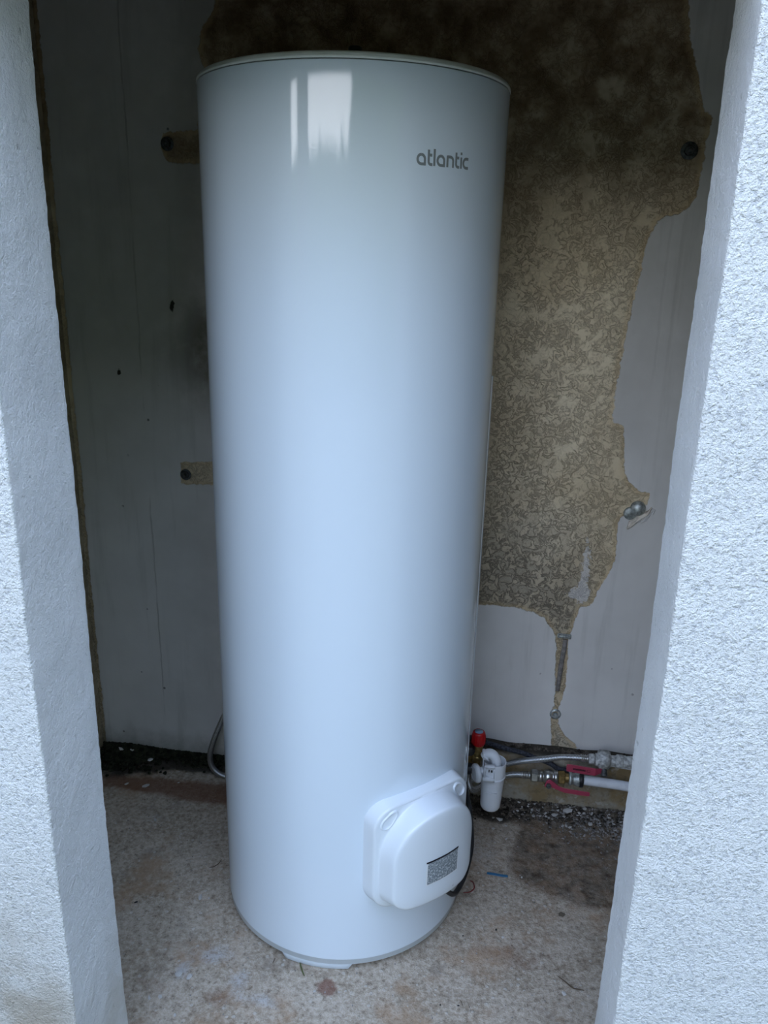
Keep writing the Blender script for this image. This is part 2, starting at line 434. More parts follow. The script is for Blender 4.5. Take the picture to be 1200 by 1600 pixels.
def wall_attrs(P):
    sd = sdist(P, crepi); sd = np.minimum(sd, P[:, 0] + 1.108)
    mould = sst(P[:, 1], .98, .58) * sst(P[:, 0], .36, .20) + .45 * gauss(P, (.02, .95), (.16, .25)) + .30 * gauss(P, (.05, 1.45), (.1, .3))
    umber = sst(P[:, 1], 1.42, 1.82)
    stain = .75 * gauss(P, (-.72, 1.22), (.10, .14)) + .3 * gauss(P, (-.68, .5), (.12, .4)) + .85 * gauss(P, (-.79, 1.71), (.10, .05)) * 0
    stain = stain + .18 * sst(P[:, 1], .9, 1.3) + .25 * sst(P[:, 0], -.84, -.70) * sst(P[:, 1], 1.05, 1.25) * sst(P[:, 0], 0, -.2)  # smear plus a broad darkening beside the tank and towards the top
    marks = gauss(P, (-.823, 1.335), (.006, .016)) + gauss(P, (-.815, 1.345), (.010, .005)) + .9 * gauss(P, (-.975, 1.165), (.005, .012)) + .8 * gauss(P, (-.978, 1.20), (.004, .006))
    streak = gauss(P, (.262, .70), (.012, .09)) + gauss(P, (.252, .64), (.03, .02))
    return dict(sd=sd, marks=marks, streak=streak, mould=np.clip(mould, 0, 1), umber=umber, stain=np.clip(stain, 0, 1))
def wall_fn(P, A):
    y = np.array([noise.noise(Vector((p[0] * 3, 0, p[1] * 3))) * .004 for p in P])
    y = y - .0015 * sst(A['sd'], -.004, .004)
    return np.column_stack([P[:, 0], YB + y, P[:, 1]])
struct(grid('wall_back', -1.14, UR, -.02, HC, .011, wall_fn, MB, wall_attrs))

wetp = [(.13, 1.86), (.11, 1.76), (.10, 1.69), (.14, 1.65), (.20, 1.62), (.25, 1.60), (.31, 1.59), (.37, 1.60), (.50, 1.62), (.7, 1.7), (.7, 1.97), (.02, 1.97), (.0, 1.93), (.05, 1.88)]
def floor_attrs(P):
    wet = sst(sdist(P, wetp), .03, -.05) * .95
    back = P[:, 1]
    left = sst(P[:, 0], -.45, -.6)
    rust = .95 * gauss(P, (-.74, 1.86), (.17, .045)) + .8 * gauss(P, (-.98, 1.87), (.16, .045)) + .6 * gauss(P, (-.55, 1.88), (.2, .05))
    rust += .55 * gauss(P, (.12, 1.44), (.10, .06)) + .45 * gauss(P, (-.50, 1.22), (.10, .04)) + .35 * gauss(P, (-.66, 1.23), (.06, .05))
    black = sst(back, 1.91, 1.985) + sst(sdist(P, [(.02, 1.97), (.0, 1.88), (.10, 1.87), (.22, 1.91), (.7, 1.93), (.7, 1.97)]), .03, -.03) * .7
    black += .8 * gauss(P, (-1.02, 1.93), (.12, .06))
    grey = .8 * gauss(P, (-.53, 1.33), (.05, .03)) + .8 * gauss(P, (-.585, 1.275), (.018, .03)) + .7 * gauss(P, (-.46, 1.275), (.03, .03)) + .7 * gauss(P, (-.40, 1.235), (.06, .02)) + .5 * gauss(P, (-.83, 1.73), (.05, .03)) + .5 * gauss(P, (.04, 1.74), (.07, .10))
    return dict(wet=wet, rust=np.clip(rust, 0, 1), black=np.clip(black, 0, 1), grey=grey, spot=gauss(P, (-.268, 1.288), (.024, .022)) + .7 * gauss(P, (-.262, 1.262), (.03, .01)) * 0)
def floor_fn(P, A):
    z = np.array([noise.noise(Vector((p[0] * 5, p[1] * 5, 3))) * .0025 + noise.noise(Vector((p[0] * 45, p[1] * 45, 9))) * .0012 for p in P]) - .0035
    r = np.hypot(P[:, 0] + .29, P[:, 1] - 1.611); z = z * sst(r, .26, .34) + (-.0015) * (1 - sst(r, .26, .34))
    return np.column_stack([P[:, 0], P[:, 1], z])
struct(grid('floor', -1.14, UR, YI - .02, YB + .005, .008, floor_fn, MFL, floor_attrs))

def slab(name, a, b, mat, bev=.0):
    bm = bmesh.new(); box(bm, a, b, bev); return struct(obj(name, bm, mat, smooth=False))
slab('wall_left', (UL - .10, YI, -.02), (UL, YB + .1, HC), MCR)
slab('wall_right', (UR, YI, -.02), (UR + .10, YB + .1, HC), MCR)
slab('ceiling', (UL - .1, YI, HC), (UR + .1, YB + .1, HC + .12), MCR)

# front wall: each side is a masonry pier with a slightly wavy render coat
def pier(name, xi, xo, far, sgn):
    # plan outline from the far end of the front face, round the opening, to the far end of the inner face
    pl = []
    m = 60
    for k in range(m + 1): pl.append((far + (xo - sgn * .003 - far) * (k / m), YO, 0))
    for k in range(1, 6):
        a = PI / 2 * k / 6; pl.append((xo - sgn * .003 + sgn * .003 * math.sin(a), YO + .003 - .003 * math.cos(a), 0))
    for k in range(0, 17): pl.append((xo + (xi - xo) * k / 16, YO + .003 + (YI - .004 - YO - .003) * k / 16, 1))
    for k in range(1, 5):
        a = PI / 2 * k / 5; pl.append((xi - sgn * .004 * (1 - math.cos(a)), YI - .004 + .004 * math.sin(a), 1))
    for k in range(0, 9): pl.append((xi - sgn * .004 + (far - xi) * k / 8, YI, 1))
    zs = np.linspace(-.02, ZL + .75, 480)
    V, F = [], []
    for z in zs:
        flare = .010 * math.exp(-max(z, 0) / .05)
        for (x, y, mi) in pl:
            q = Vector((x * 28, y * 28, z * 28)); q2 = Vector((x * 3, y * 3, z * 3)); q3 = Vector((x * 120, y * 120, z * 120))
            d = .0011 * noise.noise(q) + .003 * noise.noise(q2) + .0009 * noise.noise(q3)
            e = .0011 * noise.noise(q + Vector((9, 4, 7))) + .0006 * noise.noise(q3 + Vector((2, 9, 1)))
            V.append((x + sgn * (d + flare * (1 if mi else 0)), y + e, z))
    n = len(pl)
    for i in range(len(zs) - 1):
        for k in range(n - 1):
            a = i * n + k; F.append((a, a + 1, a + n + 1, a + n))
    o = obj(name, (V, [], F), [MF, MR]); me = o.data
    me.polygons.foreach_set('material_index', [1 if pl[k][2] else 0 for i in range(len(zs) - 1) for k in range(n - 1)])
    bm = bmesh.new(); bm.from_mesh(me); bmesh.ops.recalc_face_normals(bm, faces=bm.faces[:]); bm.to_mesh(me); bm.free()
    return struct(o)
pier('wall_front_left', LI, LO, -1.9, 1)
pier('wall_front_right', RI, RO, 1.5, -1)
slab('wall_front_top', (LI - .02, YO + .002, ZL), (RI + .02, YI - .002, ZL + .75), MR, .004)
# outer part of the facade above and beside, the ground in front
slab('ground', (-6, -7, -.06), (6, YI - .015, -.012), plain('outdoor_gravel', (.15, .15, .12), .9, 0, .2, .2, 20))

# unseen greenery, added to hide the low sky and shape the tank's highlight
MHEDGE = plain('evergreen_foliage', (.05, .085, .025), .8, 0, .3, .6, 9)
def foliage(name, label, blobs, seed):
    V, F = [], []
    r = random.Random(seed)
    base = bmesh.new(); bmesh.ops.create_icosphere(base, subdivisions=4, radius=1); base.verts.ensure_lookup_table()
    bv = [v.co.copy() for v in base.verts]; bf = [[v.index for v in f.verts] for f in base.faces]; base.free()
    for (x, y, z, rx, ry, rz) in blobs:
        k = len(V); off = Vector((r.random() * 50, r.random() * 50, 0))
        for c in bv:
            m = 1 + .16 * noise.noise(c * 3 + off) + .10 * noise.noise(c * 9 + off)
            V.append((x + c.x * rx * m, y + c.y * ry * m, max(-.02, z + c.z * rz * m)))
        F += [[i + k for i in f] for f in bf]
    o = obj(name, (V, [], F), MHEDGE, smooth=False)
    return tag(o, label, 'hedge', kind='stuff')
foliage('added_hedge', 'dark green hedge and trees added out of view, mirrored in the glossy tank', [(x, -7.0, 1.1, 1.1, .7, 1.52 + rnd.uniform(-.06, .06)) for x in np.arange(-5.4, 1.0, .8)] + [
    (1.35, -7.2, 1.3, .95, .8, 1.9), (2.75, -7.2, 2.4, 1.75, 1.6, 3.6), (5.2, -6.0, 2.6, 2.2, 2, 4.2), (7.6, -3.4, 2.4, 2.2, 2.2, 4.0), (8.6, -.2, 2.2, 2.2, 2.2, 3.6),
    (-8.2, -6.4, 2.4, 1.8, 1.6, 3.6), (-9.2, -3.6, 2.6, 2.0, 2.2, 4.0), (-9.4, -.4, 2.2, 2.2, 2.2, 3.6)], 3)
bm = bmesh.new(); box(bm, (-1.60, -1.16, -.02), (-1.30, -.88, 3.2), .01)  # unseen post, added only to split the highlight on the tank
tag(obj('added_post', bm, plain('dark_added_post', (.09, .085, .07), .8), smooth=False), 'dark upright post added out of view to split the tank highlight', 'post')

# masonry footing along the back wall, right of the tank
def footing():
    V, F = [], []
    prof = [(YB + .01, .178), (1.990, .176), (1.976, .172), (1.968, .162), (1.9665, .13), (1.9665, .09), (1.967, .05), (1.969, .02), (1.972, -.01)]
    xs = np.linspace(-.28, UR, 300)
    for x in xs:
        for (y, z) in prof:
            d = .004 * noise.noise(Vector((x * 14, y * 3, z * 14))) + .0025 * noise.noise(Vector((x * 60, 5, z * 60)))
            V.append((x, y + d, z + .006 * noise.noise(Vector((x * 12, 1, 4))) * (1 if z > .12 else 0)))
    n = len(prof)
    for i in range(len(xs) - 1):
        for k in range(n - 1): F.append((i * n + k, (i + 1) * n + k, (i + 1) * n + k + 1, i * n + k + 1))
    return struct(obj('baseboard_back', (V, [], F), MFT))
footing()

# ---------------------------------------------------------------- the water heater
TX, TY, TR, TH = -.290, 1.611, .2824, 1.764
heater = thing('water_heater', 'tall white cylindrical floor-standing water heater with glossy jacket filling the niche', 'water heater', (TX, TY, 0))
def tm(z=0): return Matrix.Translation((TX, TY, z))
ZJ = .013
bm = bmesh.new()
lathe(bm, [(TR - .02, ZJ), (TR - .0035, ZJ), (TR - .001, ZJ + .002), (TR - .001, .027), (TR - .0003, .0275), (TR, .029), (TR, .033), (TR, .04), *[(TR, .04 + 1.70 * k / 40) for k in range(1, 41)], (TR, 1.7485), (TR, 1.7505), (TR, 1.7515), (TR - .0012, 1.7523)], tm(), 192)
obj('jacket', bm, MT, heater)
bm = bmesh.new()
lid = [(TR - .0025, 1.7535), (TR + .0004, 1.7537), (TR + .0004, 1.7575)]
for k in range(1, 9):
    a = PI / 2 * k / 8; lid.append((TR + .0004 - .0085 * (1 - math.cos(a)), 1.7560 + .0085 * math.sin(a)))
lid += [(TR - .05, 1.7655), (TR - .15, 1.769), (0, 1.771)]
lathe(bm, lid, tm(), 192); obj('lid', bm, MLID, heater)
# base ring with three feet and cut-outs between them
bm = bmesh.new()
n = 360; rows = []
for i in range(n):
    a = 360 * i / n                      # degrees, 0 = +x, counter-clockwise
    d = min(abs((a - c + 180) % 360 - 180) for c in (267.5, 27.5, 147.5))
    zz = 0.0005 + (ZJ + .001) * float(sst(np.array(d), 14.5, 16.5))
    c, s = math.cos(math.radians(a)), math.sin(math.radians(a))
    rows.append([bm.verts.new((TX + r * c, TY + r * s, z)) for r, z in ((TR - .0018, .016), (TR - .0018, min(zz + .001, .0155)), (TR - .003, min(zz, .015)), (TR - .018, min(zz, .015)), (TR - .018, .016))])
for i in range(n):
    A, B = rows[i], rows[(i + 1) % n]
    for k in range(4): bm.faces.new((A[k], B[k], B[k + 1], A[k + 1]))
obj('base_ring', bm, MT, heater)
bm = bmesh.new(); lathe(bm, [(TR - .016, .012), (TR - .016, .03)], tm(), 96); lathe(bm, [(0, .012), (TR - .016, .012)], tm(), 96)
obj('base_plate', bm, MBLK, heater)
# vertical seam lip of the sheet-metal jacket, right-hand side
bm = bmesh.new()
a0 = math.radians(2)
for (z0, z1) in ((.30, 1.25),):
    rows = []
    for k in range(61):
        z = z0 + (z1 - z0) * k / 60
        rows.append([bm.verts.new((TX + (TR + h) * math.cos(a), TY + (TR + h) * math.sin(a), z)) for a, h in ((a0 - .036, .0), (a0 - .030, .0012), (a0 - .0300 + .02, .0016), (a0 + .006, .0030), (a0 + .012, .0030), (a0 + .014, .0))])
    for A, B in zip(rows, rows[1:]):
        for k in range(5): bm.faces.new((A[k], B[k], B[k + 1], A[k + 1]))
    bm.faces.new(rows[0]); bm.faces.new(rows[-1][::-1])
sharp(obj('seam_lip', bm, MT, heater))
bm = bmesh.new(); cyl(bm, (TX, TY, 1.765), (TX, TY, 1.795), .012); hexnut(bm, (TX, TY, 1.790), (TX, TY, 1.812), .018); cyl(bm, (TX, TY, 1.811), (TX, TY, 1.829), .012)
o = obj('outlet_fitting', bm, MDK, heater); o['label'] = 'dark pipe fitting standing on the lid'

def cylpt(azd, z, R):           # azimuth measured from -y towards +x, as seen from the front
    a = math.radians(azd); return Vector((TX + R * math.sin(a), TY - R * math.cos(a), z))
# lettering
def stroke(bm, pts, wd, put, closed=False):
    P = [Vector((x, y)) for x, y in pts]; n = len(P); rows = []
    for i, p in enumerate(P):
        a = P[(i - 1) % n] if closed or i else P[0]; b = P[(i + 1) % n] if closed or i < n - 1 else P[-1]
        t = (b - a).normalized(); nn = Vector((-t.y, t.x)) * wd / 2
        rows.append((bm.verts.new(put(p + nn)), bm.verts.new(put(p - nn))))
    for i in range(n if closed else n - 1):
        A, B = rows[i], rows[(i + 1) % n]; bm.faces.new((A[0], A[1], B[1], B[0]))
def arc(cx, cy, rx, ry, a0, a1, n=14):
    return [(cx + rx * math.cos(math.radians(a0 + (a1 - a0) * k / n)), cy + ry * math.sin(math.radians(a0 + (a1 - a0) * k / n))) for k in range(n + 1)]
def seg(x0, y0, x1, y1, n=3): return [(x0 + (x1 - x0) * k / n, y0 + (y1 - y0) * k / n) for k in range(n + 1)]
S = .25
def let_a(x): return [(arc(x + .5, .5, .40, .40, 60, 300) + [(x + .9, .10)], 0), (seg(x + .90, 0, x + .90, .6) + arc(x + .5, .5, .40, .40, 15, 62, 5), 0)]
def glyphs():
    out = []; x = 0
    def a(x): return [arc(x + .5, .5, .4, .4, 90, 270) + seg(x + .55, .1, x + 1.0, .1), seg(x + .9, .0, x + .9, .55) + arc(x + .5, .5, .4, .4, 8, 90)]
    def t(x): return [seg(x + .1, 1.35, x + .1, .35) + arc(x + .36, .36, .26, .26, 180, 270, 6) + [(x + .55, .1)], seg(x + .1, .9, x + .5, .9)]
    out += a(0); out += t(1.22); out += [seg(1.98, 1.45, 1.98, 0)]; out += a(2.25)
    out += [seg(3.57, 0, 3.57, .98), seg(3.5, .9, 3.9, .9) + arc(3.95, .55, .35, .35, 90, 0, 8) + seg(4.3, .5, 4.3, 0)]
    out += t(4.60); out += [seg(5.40, .98, 5.40, 0)]; out += [seg(5.40, 1.19, 5.40, 1.41)]
    out += [seg(6.45, .9, 6.1, .9, 2) + arc(6.12, .5, .4, .4, 95, 265) + seg(6.15, .1, 6.45, .1, 2)]
    return out
arclen = TR * math.radians(21.1); k = arclen / 6.45
bm = bmesh.new()
for g in glyphs():
    stroke(bm, g, S, lambda p: cylpt(31.0 + math.degrees((p.x - .1) * k / TR), 1.6105 + p.y * .0172, TR + .00025))
o = obj('lettering', bm, MLOGO, heater, smooth=False); o['label'] = 'grey lower-case word atlantic'

# hood over the heating element
HAZ, HZ = 43.5, 0.0
Hn = Vector((math.sin(math.radians(HAZ)), -math.cos(math.radians(HAZ)), 0)); Ht = Vector((math.cos(math.radians(HAZ)), math.sin(math.radians(HAZ)), 0))
def hpt(s, z, h, cv):           # s along the tank, h out of the tank surface
    th = s / cv; return Vector((TX, TY, z)) + Hn * (TR + h - cv * (1 - math.cos(th))) + Ht * (cv * math.sin(th))
def outline(wd, zb, zt, rb, rtt, n=14, m=14):
    P = []
    cs = ((wd - rtt, zt - rtt, rtt, 0), (-wd + rtt, zt - rtt, rtt, 90), (-wd + rb, zb + rb, rb, 180), (wd - rb, zb + rb, rb, 270))
    for i, (cx, cz, r, a0) in enumerate(cs):
        A = [(cx + r * math.cos(math.radians(a0 + 90 * j / n)), cz + r * math.sin(math.radians(a0 + 90 * j / n))) for j in range(n + 1)]
        P += A; c2 = cs[(i + 1) % 4]; q = (c2[0] + c2[2] * math.cos(math.radians(c2[3])), c2[1] + c2[2] * math.sin(math.radians(c2[3])))
        for j in range(1, m): P.append((A[-1][0] + (q[0] - A[-1][0]) * j / m, A[-1][1] + (q[1] - A[-1][1]) * j / m))
    return P
rings = [  # half width, bottom, top, lower corner r, upper corner r, height, curvature
    (.128, .176, .424, .050, .042, -.002, .2824), (.1275, .1765, .4235, .050, .042, .004, .30), (.1235, .1795, .4205, .050, .041, .0165, .50),
    (.1225, .1803, .4195, .048, .040, .0200, .52), (.1205, .1820, .4175, .047, .039, .0214, .52), (.117, .185, .4150, .045, .037, .0217, .52),
    (.1130, .190, .4150, .044, .070, .0217, .52), (.1120, .191, .4155, .044, .100, .0225, .51), (.1110, .192, .4160, .043, .105, .026, .48),
    (.1070, .200, .4170, .040, .102, .060, .30), (.1062, .2012, .4165, .040, .1015, .0670, .28), (.1050, .2024, .4155, .039, .1005, .0695, .275),
    (.1025, .205, .4135, .037, .098, .0712, .27), (.098, .2095, .4095, .034, .094, .0722, .265), (.085, .222, .398, .030, .082, .0732, .26), (.06, .245, .375, .020, .056, .0739, .25), (.025, .275, .335, .01, .02, .0742, .25)]
def bow(s_, z, i):
    k = max(0, min(1, (z - .33) / .07)); return z + (.013 if i < 7 else (.011 if i < 9 else .004)) * k * max(0, 1 - (s_ / .122) ** 2)
bm = bmesh.new(); rows = []
for ri, (wd, zb, zt, rb, r2, h, cv) in enumerate(rings):
    rows.append([bm.verts.new(hpt(s, bow(s, z, ri), h, cv)) for s, z in outline(wd, zb, zt, rb, r2)])
for A, B in zip(rows, rows[1:]):
    for i in range(len(A)): bm.faces.new((A[i], A[(i + 1) % len(A)], B[(i + 1) % len(A)], B[i]))
bm.faces.new(rows[-1])
bmesh.ops.recalc_face_normals(bm, faces=bm.faces[:])
hood = obj('element_hood', bm, MHOOD, heater); hood['label'] = 'projecting rounded plastic hood'
# teardrop recesses in the two upper corners
def recess(sg):
    pts = []
    cx, cz = sg * .0955, .3945
    for j in range(48):
        a = 2 * PI * j / 48; rr = .0140 * (1 + .75 * max(0, math.cos(a)) ** 4)
        x, z = rr * math.cos(a) * 1.1, rr * math.sin(a) * .8
        t = math.radians(48 if sg < 0 else 132)
        # long axis lies along the dome's shoulder
        pts.append((cx + x * math.cos(t) - z * math.sin(t), cz + x * math.sin(t) + z * math.cos(t)))
    bm = bmesh.new(); rows = []
    for sc, h in ((1.22, .0205), (1.12, .0238), (1.02, .0250), (.94, .0240), (.86, .0222), (.4, .0218)):
        rows.append([bm.verts.new(hpt(cx + (x - cx) * sc, cz + (z - cz) * sc, h, .52)) for x, z in pts])
    for A, B in zip(rows, rows[1:]):
        for i in range(48): bm.faces.new((A[i], A[(i + 1) % 48], B[(i + 1) % 48], B[i]))
    bm.faces.new(rows[-1]); bmesh.ops.recalc_face_normals(bm, faces=bm.faces[:])
    obj('corner_recess', bm, MHOOD, hood)
recess(-1); recess(1)
# rating label
bm = bmesh.new(); uvl = bm.loops.layers.uv.verify(); nx = 16
s0, s1, z0, z1 = -.037, .049, .2525, .3115
vv = [[bm.verts.new(hpt(s0 + (s1 - s0) * i / nx, z0 + (z1 - z0) * j, .0745, .25)) for i in range(nx + 1)] for j in (0, 1)]
for i in range(nx):
    f = bm.faces.new((vv[0][i], vv[0][i + 1], vv[1][i + 1], vv[1][i]))
    for l, q in zip(f.loops, ((i / nx, 0), ((i + 1) / nx, 0), ((i + 1) / nx, 1), (i / nx, 1))): l[uvl].uv = q
o = obj('rating_label', bm, MLB, hood); o['label'] = 'speckled grey printed label with black top line'
bm = bmesh.new(); p = hpt(.040, .2165, .0708, .265); cyl(bm, p - Hn * .003, p + Hn * .0015, .0035, 20)
obj('screw', bm, MHOOD, hood)
bm = bmesh.new(); box(bm, (-.0028, -.0006, 0), (.0028, .0006, .0005)); bmesh.ops.transform(bm, matrix=frame(p + Hn * .0014, Hn) @ Matrix.Rotation(1.3, 4, 'Z'), verts=bm.verts[:])
obj('screw_slot', bm, MDK, hood, smooth=False)

# ---------------------------------------------------------------- wall anchors
def anchor(x, z, r, label, nut=.010, proud=.012, tilt=0, mat=None):
    t = thing('wall_anchor', label, 'bolt', (x, YB, z))
    y = YB - .002
    bm = bmesh.new(); lathe(bm, [(0, 0), (r, 0), (r, .0016), (r * .96, .0022), (nut, .0022)], frame((x, y, z), (0, -1, 0)), 32); obj('washer', bm, mat or MZN, t)
    bm = bmesh.new(); hexnut(bm, (x, y - .001, z), (x, y - .010, z), nut); sharp(obj('nut', bm, mat or MZN, t), 25)
    bm = bmesh.new(); cyl(bm, (x, y + .03, z), (x + tilt, y - proud - .004, z + tilt), .0045, 16); obj('threaded_rod', bm, mat or MZN, t)
    return t
MOLD = plain('dull_dark_steel', (.10, .105, .11), .5, .7, .5, .4, 120)
anchor(.387, 1.707, .0185, 'dark round anchor bolt high on the bare render, right of the tank top', .011, .012, 0, MOLD)
anchor(-.810, 1.712, .016, 'dark anchor bolt in the small bare notch left of the tank top', .010, .012, 0, MOLD)
anchor(-.807, .898, .0150, 'anchor bolt in the bare render notch left of the tank at mid height', .011, .016, .002, MOLD)
t = thing('wall_anchor', 'silver domed anchor bolt at mid height beside the torn strip of plaster', 'bolt', (.372, YB, .878))
bm = bmesh.new(); lathe(bm, [(0, 0), (.019, 0), (.0185, .004), (.015, .009), (.008, .0125), (0, .0135)], frame((.374, YB - .002, .884), (-.25, -1, .2)), 32); obj('domed_cap', bm, MZN, t)
bm = bmesh.new(); lathe(bm, [(0, 0), (.017, 0), (.0165, .003), (.012, .006), (0, .007)], frame((.357, YB - .002, .870), (.1, -1, 0)), 24); obj('clip_plate', bm, MZN, t)
def lump(bm, P, h, y, jag=.0015, seed=0):
    r = random.Random(seed); P = [(x + r.uniform(-jag, jag), z + r.uniform(-jag, jag)) for x, z in P]
    cx, cz = sum(p[0] for p in P) / len(P), sum(p[1] for p in P) / len(P)
    A = [bm.verts.new((x, y + .006, z)) for x, z in P]; B = [bm.verts.new((x, y - h * r.uniform(.6, 1), z)) for x, z in P]
    D = [bm.verts.new((cx + (x - cx) * .7, y - h * r.uniform(.9, 1.3), cz + (z - cz) * .7)) for x, z in P]
    n = len(P)
    for U, W in ((A, B), (B, D)):
        for i in range(n): bm.faces.new((U[i], U[(i + 1) % n], W[(i + 1) % n], W[i]))
    bm.faces.new(D); bmesh.ops.recalc_face_normals(bm, faces=bm.faces[:])
bm = bmesh.new(); lump(bm, [(.356, .848), (.366, .856), (.385, .872), (.401, .880), (.407, .890), (.404, .876), (.392, .865), (.378, .853), (.362, .835), (.353, .829)], .010, YB, .001, 3)
tag(obj('plaster_flake', bm, MMORT, smooth=False, loc=(.376, YB, .86)), 'torn pale strip of plaster curling out under the silver domed bolt', 'plaster')
bm = bmesh.new(); lump(bm, [(.392, .861), (.409, .885), (.417, .882), (.415, .872), (.404, .866), (.398, .853), (.385, .846)], .005, YB, .001, 5)
tag(obj('plaster_flake', bm, plain('painted_plaster', (.62, .61, .60), .85), smooth=False, loc=(.40, YB, .865)), 'grey painted plaster flake lifting off, right of the torn pale strip', 'plaster')

# two pipe clips and the stub of conduit in the chased groove
t = thing('pipe_clip', 'small silver pipe clip at the top of the bare groove in the wall', 'clip', (.225, YB, .517))
bm = bmesh.new(); box(bm, (.208, YB - .006, .510), (.245, YB, .523), .002); obj('clip_base', bm, MZN, t, False)
bm = bmesh.new(); tube(bm, [(.214, YB - .004, .517), (.216, YB - .012, .520), (.227, YB - .014, .521), (.238, YB - .012, .518), (.241, YB - .004, .512)], .0035, 10); obj('clip_band', bm, MZN, t)
t = thing('pipe_clip', 'small silver pipe clip with a nut near the foot of the wall groove', 'clip', (.224, YB, .278))
bm = bmesh.new(); lathe(bm, [(0, 0), (.0155, 0), (.0155, .003), (.010, .004)], frame((.224, YB, .278), (0, -1, 0)), 24); obj('clip_base', bm, MZN, t)
bm = bmesh.new(); hexnut(bm, (.224, YB - .003, .277), (.224, YB - .011, .277), .0085); sharp(obj('nut', bm, MZN, t), 25)
bm = bmesh.new(); tube(bm, [(.231, YB + .002, .505), (.229, YB - .0005, .47), (.226, YB - .001, .43), (.2245, YB - .0005, .39), (.2235, YB + .002, .35)], .0062, 12)
for k in range(6):
    lathe(bm, [(.0062, 0), (.0072, .001), (.0062, .002)], frame((.2255, YB - .001, .405 + .0045 * k), (0, 0, 1)), 14)
tag(obj('conduit', bm, MCOND, loc=(.228, YB, .43)), 'thin grey conduit stub sunk in the bare groove between the two pipe clips', 'conduit')

# ---------------------------------------------------------------- hoses and valves, right of the tank
YV = 1.925
# upper (hot) hose: loops out left of the tank, passes behind it and rises to the upper valve
h1 = thing('flexible_hose', 'braided steel hose looping out left of the tank and arching to the upper valve', 'hose', (-.5, YV, 0))
bm = bmesh.new()
tube(bm, [(-.60, 1.945, .42), (-.675, 1.94, .27), (-.712, 1.93, .190), (-.735, 1.92, .128), (-.748, 1.92, .073), (-.735, 1.92, .030), (-.690, 1.92, .012), (-.58, 1.93, .012), (-.38, 1.935, .013), (-.15, 1.935, .022), (-.02, 1.94, .060), (.06, 1.945, .112), (.10, 1.942, .139), (.130, 1.936, .155), (.164, 1.928, .169), (.20, 1.92, .183), (.239, 1.92, .193), (.275, 1.92, .1965), (.296, 1.92, .197)], .0082, 16, 12)
obj('braid', bm, MBR, h1)
def ferrule(parent, p0, p1, r):
    p0, p1 = Vector(p0), Vector(p1); L = (p1 - p0).length; bm = bmesh.new()
    pr = [(0, 0), (r * .9, 0), (r, .001)]
    for k in range(1, 4):
        z = L * k / 4; pr += [(r, z - .0018), (r * .86, z - .0008), (r * .86, z + .0008), (r, z + .0018)]
    pr += [(r, L - .001), (r * .8, L), (0, L)]
    lathe(bm, pr, frame(p0, p1 - p0), 24); obj('ferrule', bm, MNK, parent)
ferrule(h1, (.293, 1.92, .197), (.314, 1.92, .1975), .0100)
bm = bmesh.new(); hexnut(bm, (.314, 1.92, .1975), (.330, 1.92, .198), .0150); sharp(obj('nut', bm, MLIME, h1), 25)

# lower (cold) hose: from the safety group round behind the siphon to the lower valve
h2 = thing('flexible_hose', 'short braided steel hose curling under the white siphon to the lower valve', 'hose', (.05, 1.85, 0))
bm = bmesh.new()
tube(bm, [(-.003, 1.83, .172), (-.001, 1.826, .152), (.006, 1.822, .136), (.018, 1.83, .128), (.035, 1.85, .128), (.060, 1.88, .126), (.088, 1.905, .123), (.115, 1.916, .125), (.142, 1.92, .1262)], .0080, 16, 12)
obj('braid', bm, MBR, h2)
ferrule(h2, (.140, 1.92, .1262), (.166, 1.92, .1266), .0098)
bm = bmesh.new(); hexnut(bm, (.166, 1.92, .1266), (.186, 1.92, .127), .0178); sharp(obj('nut', bm, MNK, h2), 25)
bm = bmesh.new(); hexnut(bm, (-.003, 1.83, .170), (-.003, 1.83, .190), .0135); sharp(obj('nut', bm, MNK, h2), 25)

# upper ball valve, dull with limescale
uv = thing('ball_valve', 'upper dull limescaled ball valve with a red lettered lever', 'valve', (.36, 1.92, .2))
bm = bmesh.new(); y = 1.92
cyl(bm, (.331, y, .198), (.340, y, .198), .0165); box(bm, (.338, y - .019, .179), (.371, y + .019, .220), .004)
cyl(bm, (.371, y, .199), (.385, y, .199), .014)
obj('body', bm, MLIME, uv)
bm = bmesh.new(); hexnut(bm, (.384, y, .199), (.404, y, .199), .019); lathe(bm, [(0, 0), (.0165, 0), (.0165, .006), (.0150, .007), (.0150, .012), (.0165, .013), (.0165, .024), (0, .024)], frame((.404, y, .199), (1, 0, 0)), 24)
cyl(bm, (.425, y, .199), (.53, y, .199), .0125, 20); sharp(obj('pipe_union', bm, MLIME, uv), 30)
bm = bmesh.new(); cyl(bm, (.355, y - .01, .184), (.355, y - .022, .170), .0075, 16); hexnut(bm, (.355, y - .020, .172), (.355, y - .026, .165), .0085); obj('spindle', bm, MOLD, uv)
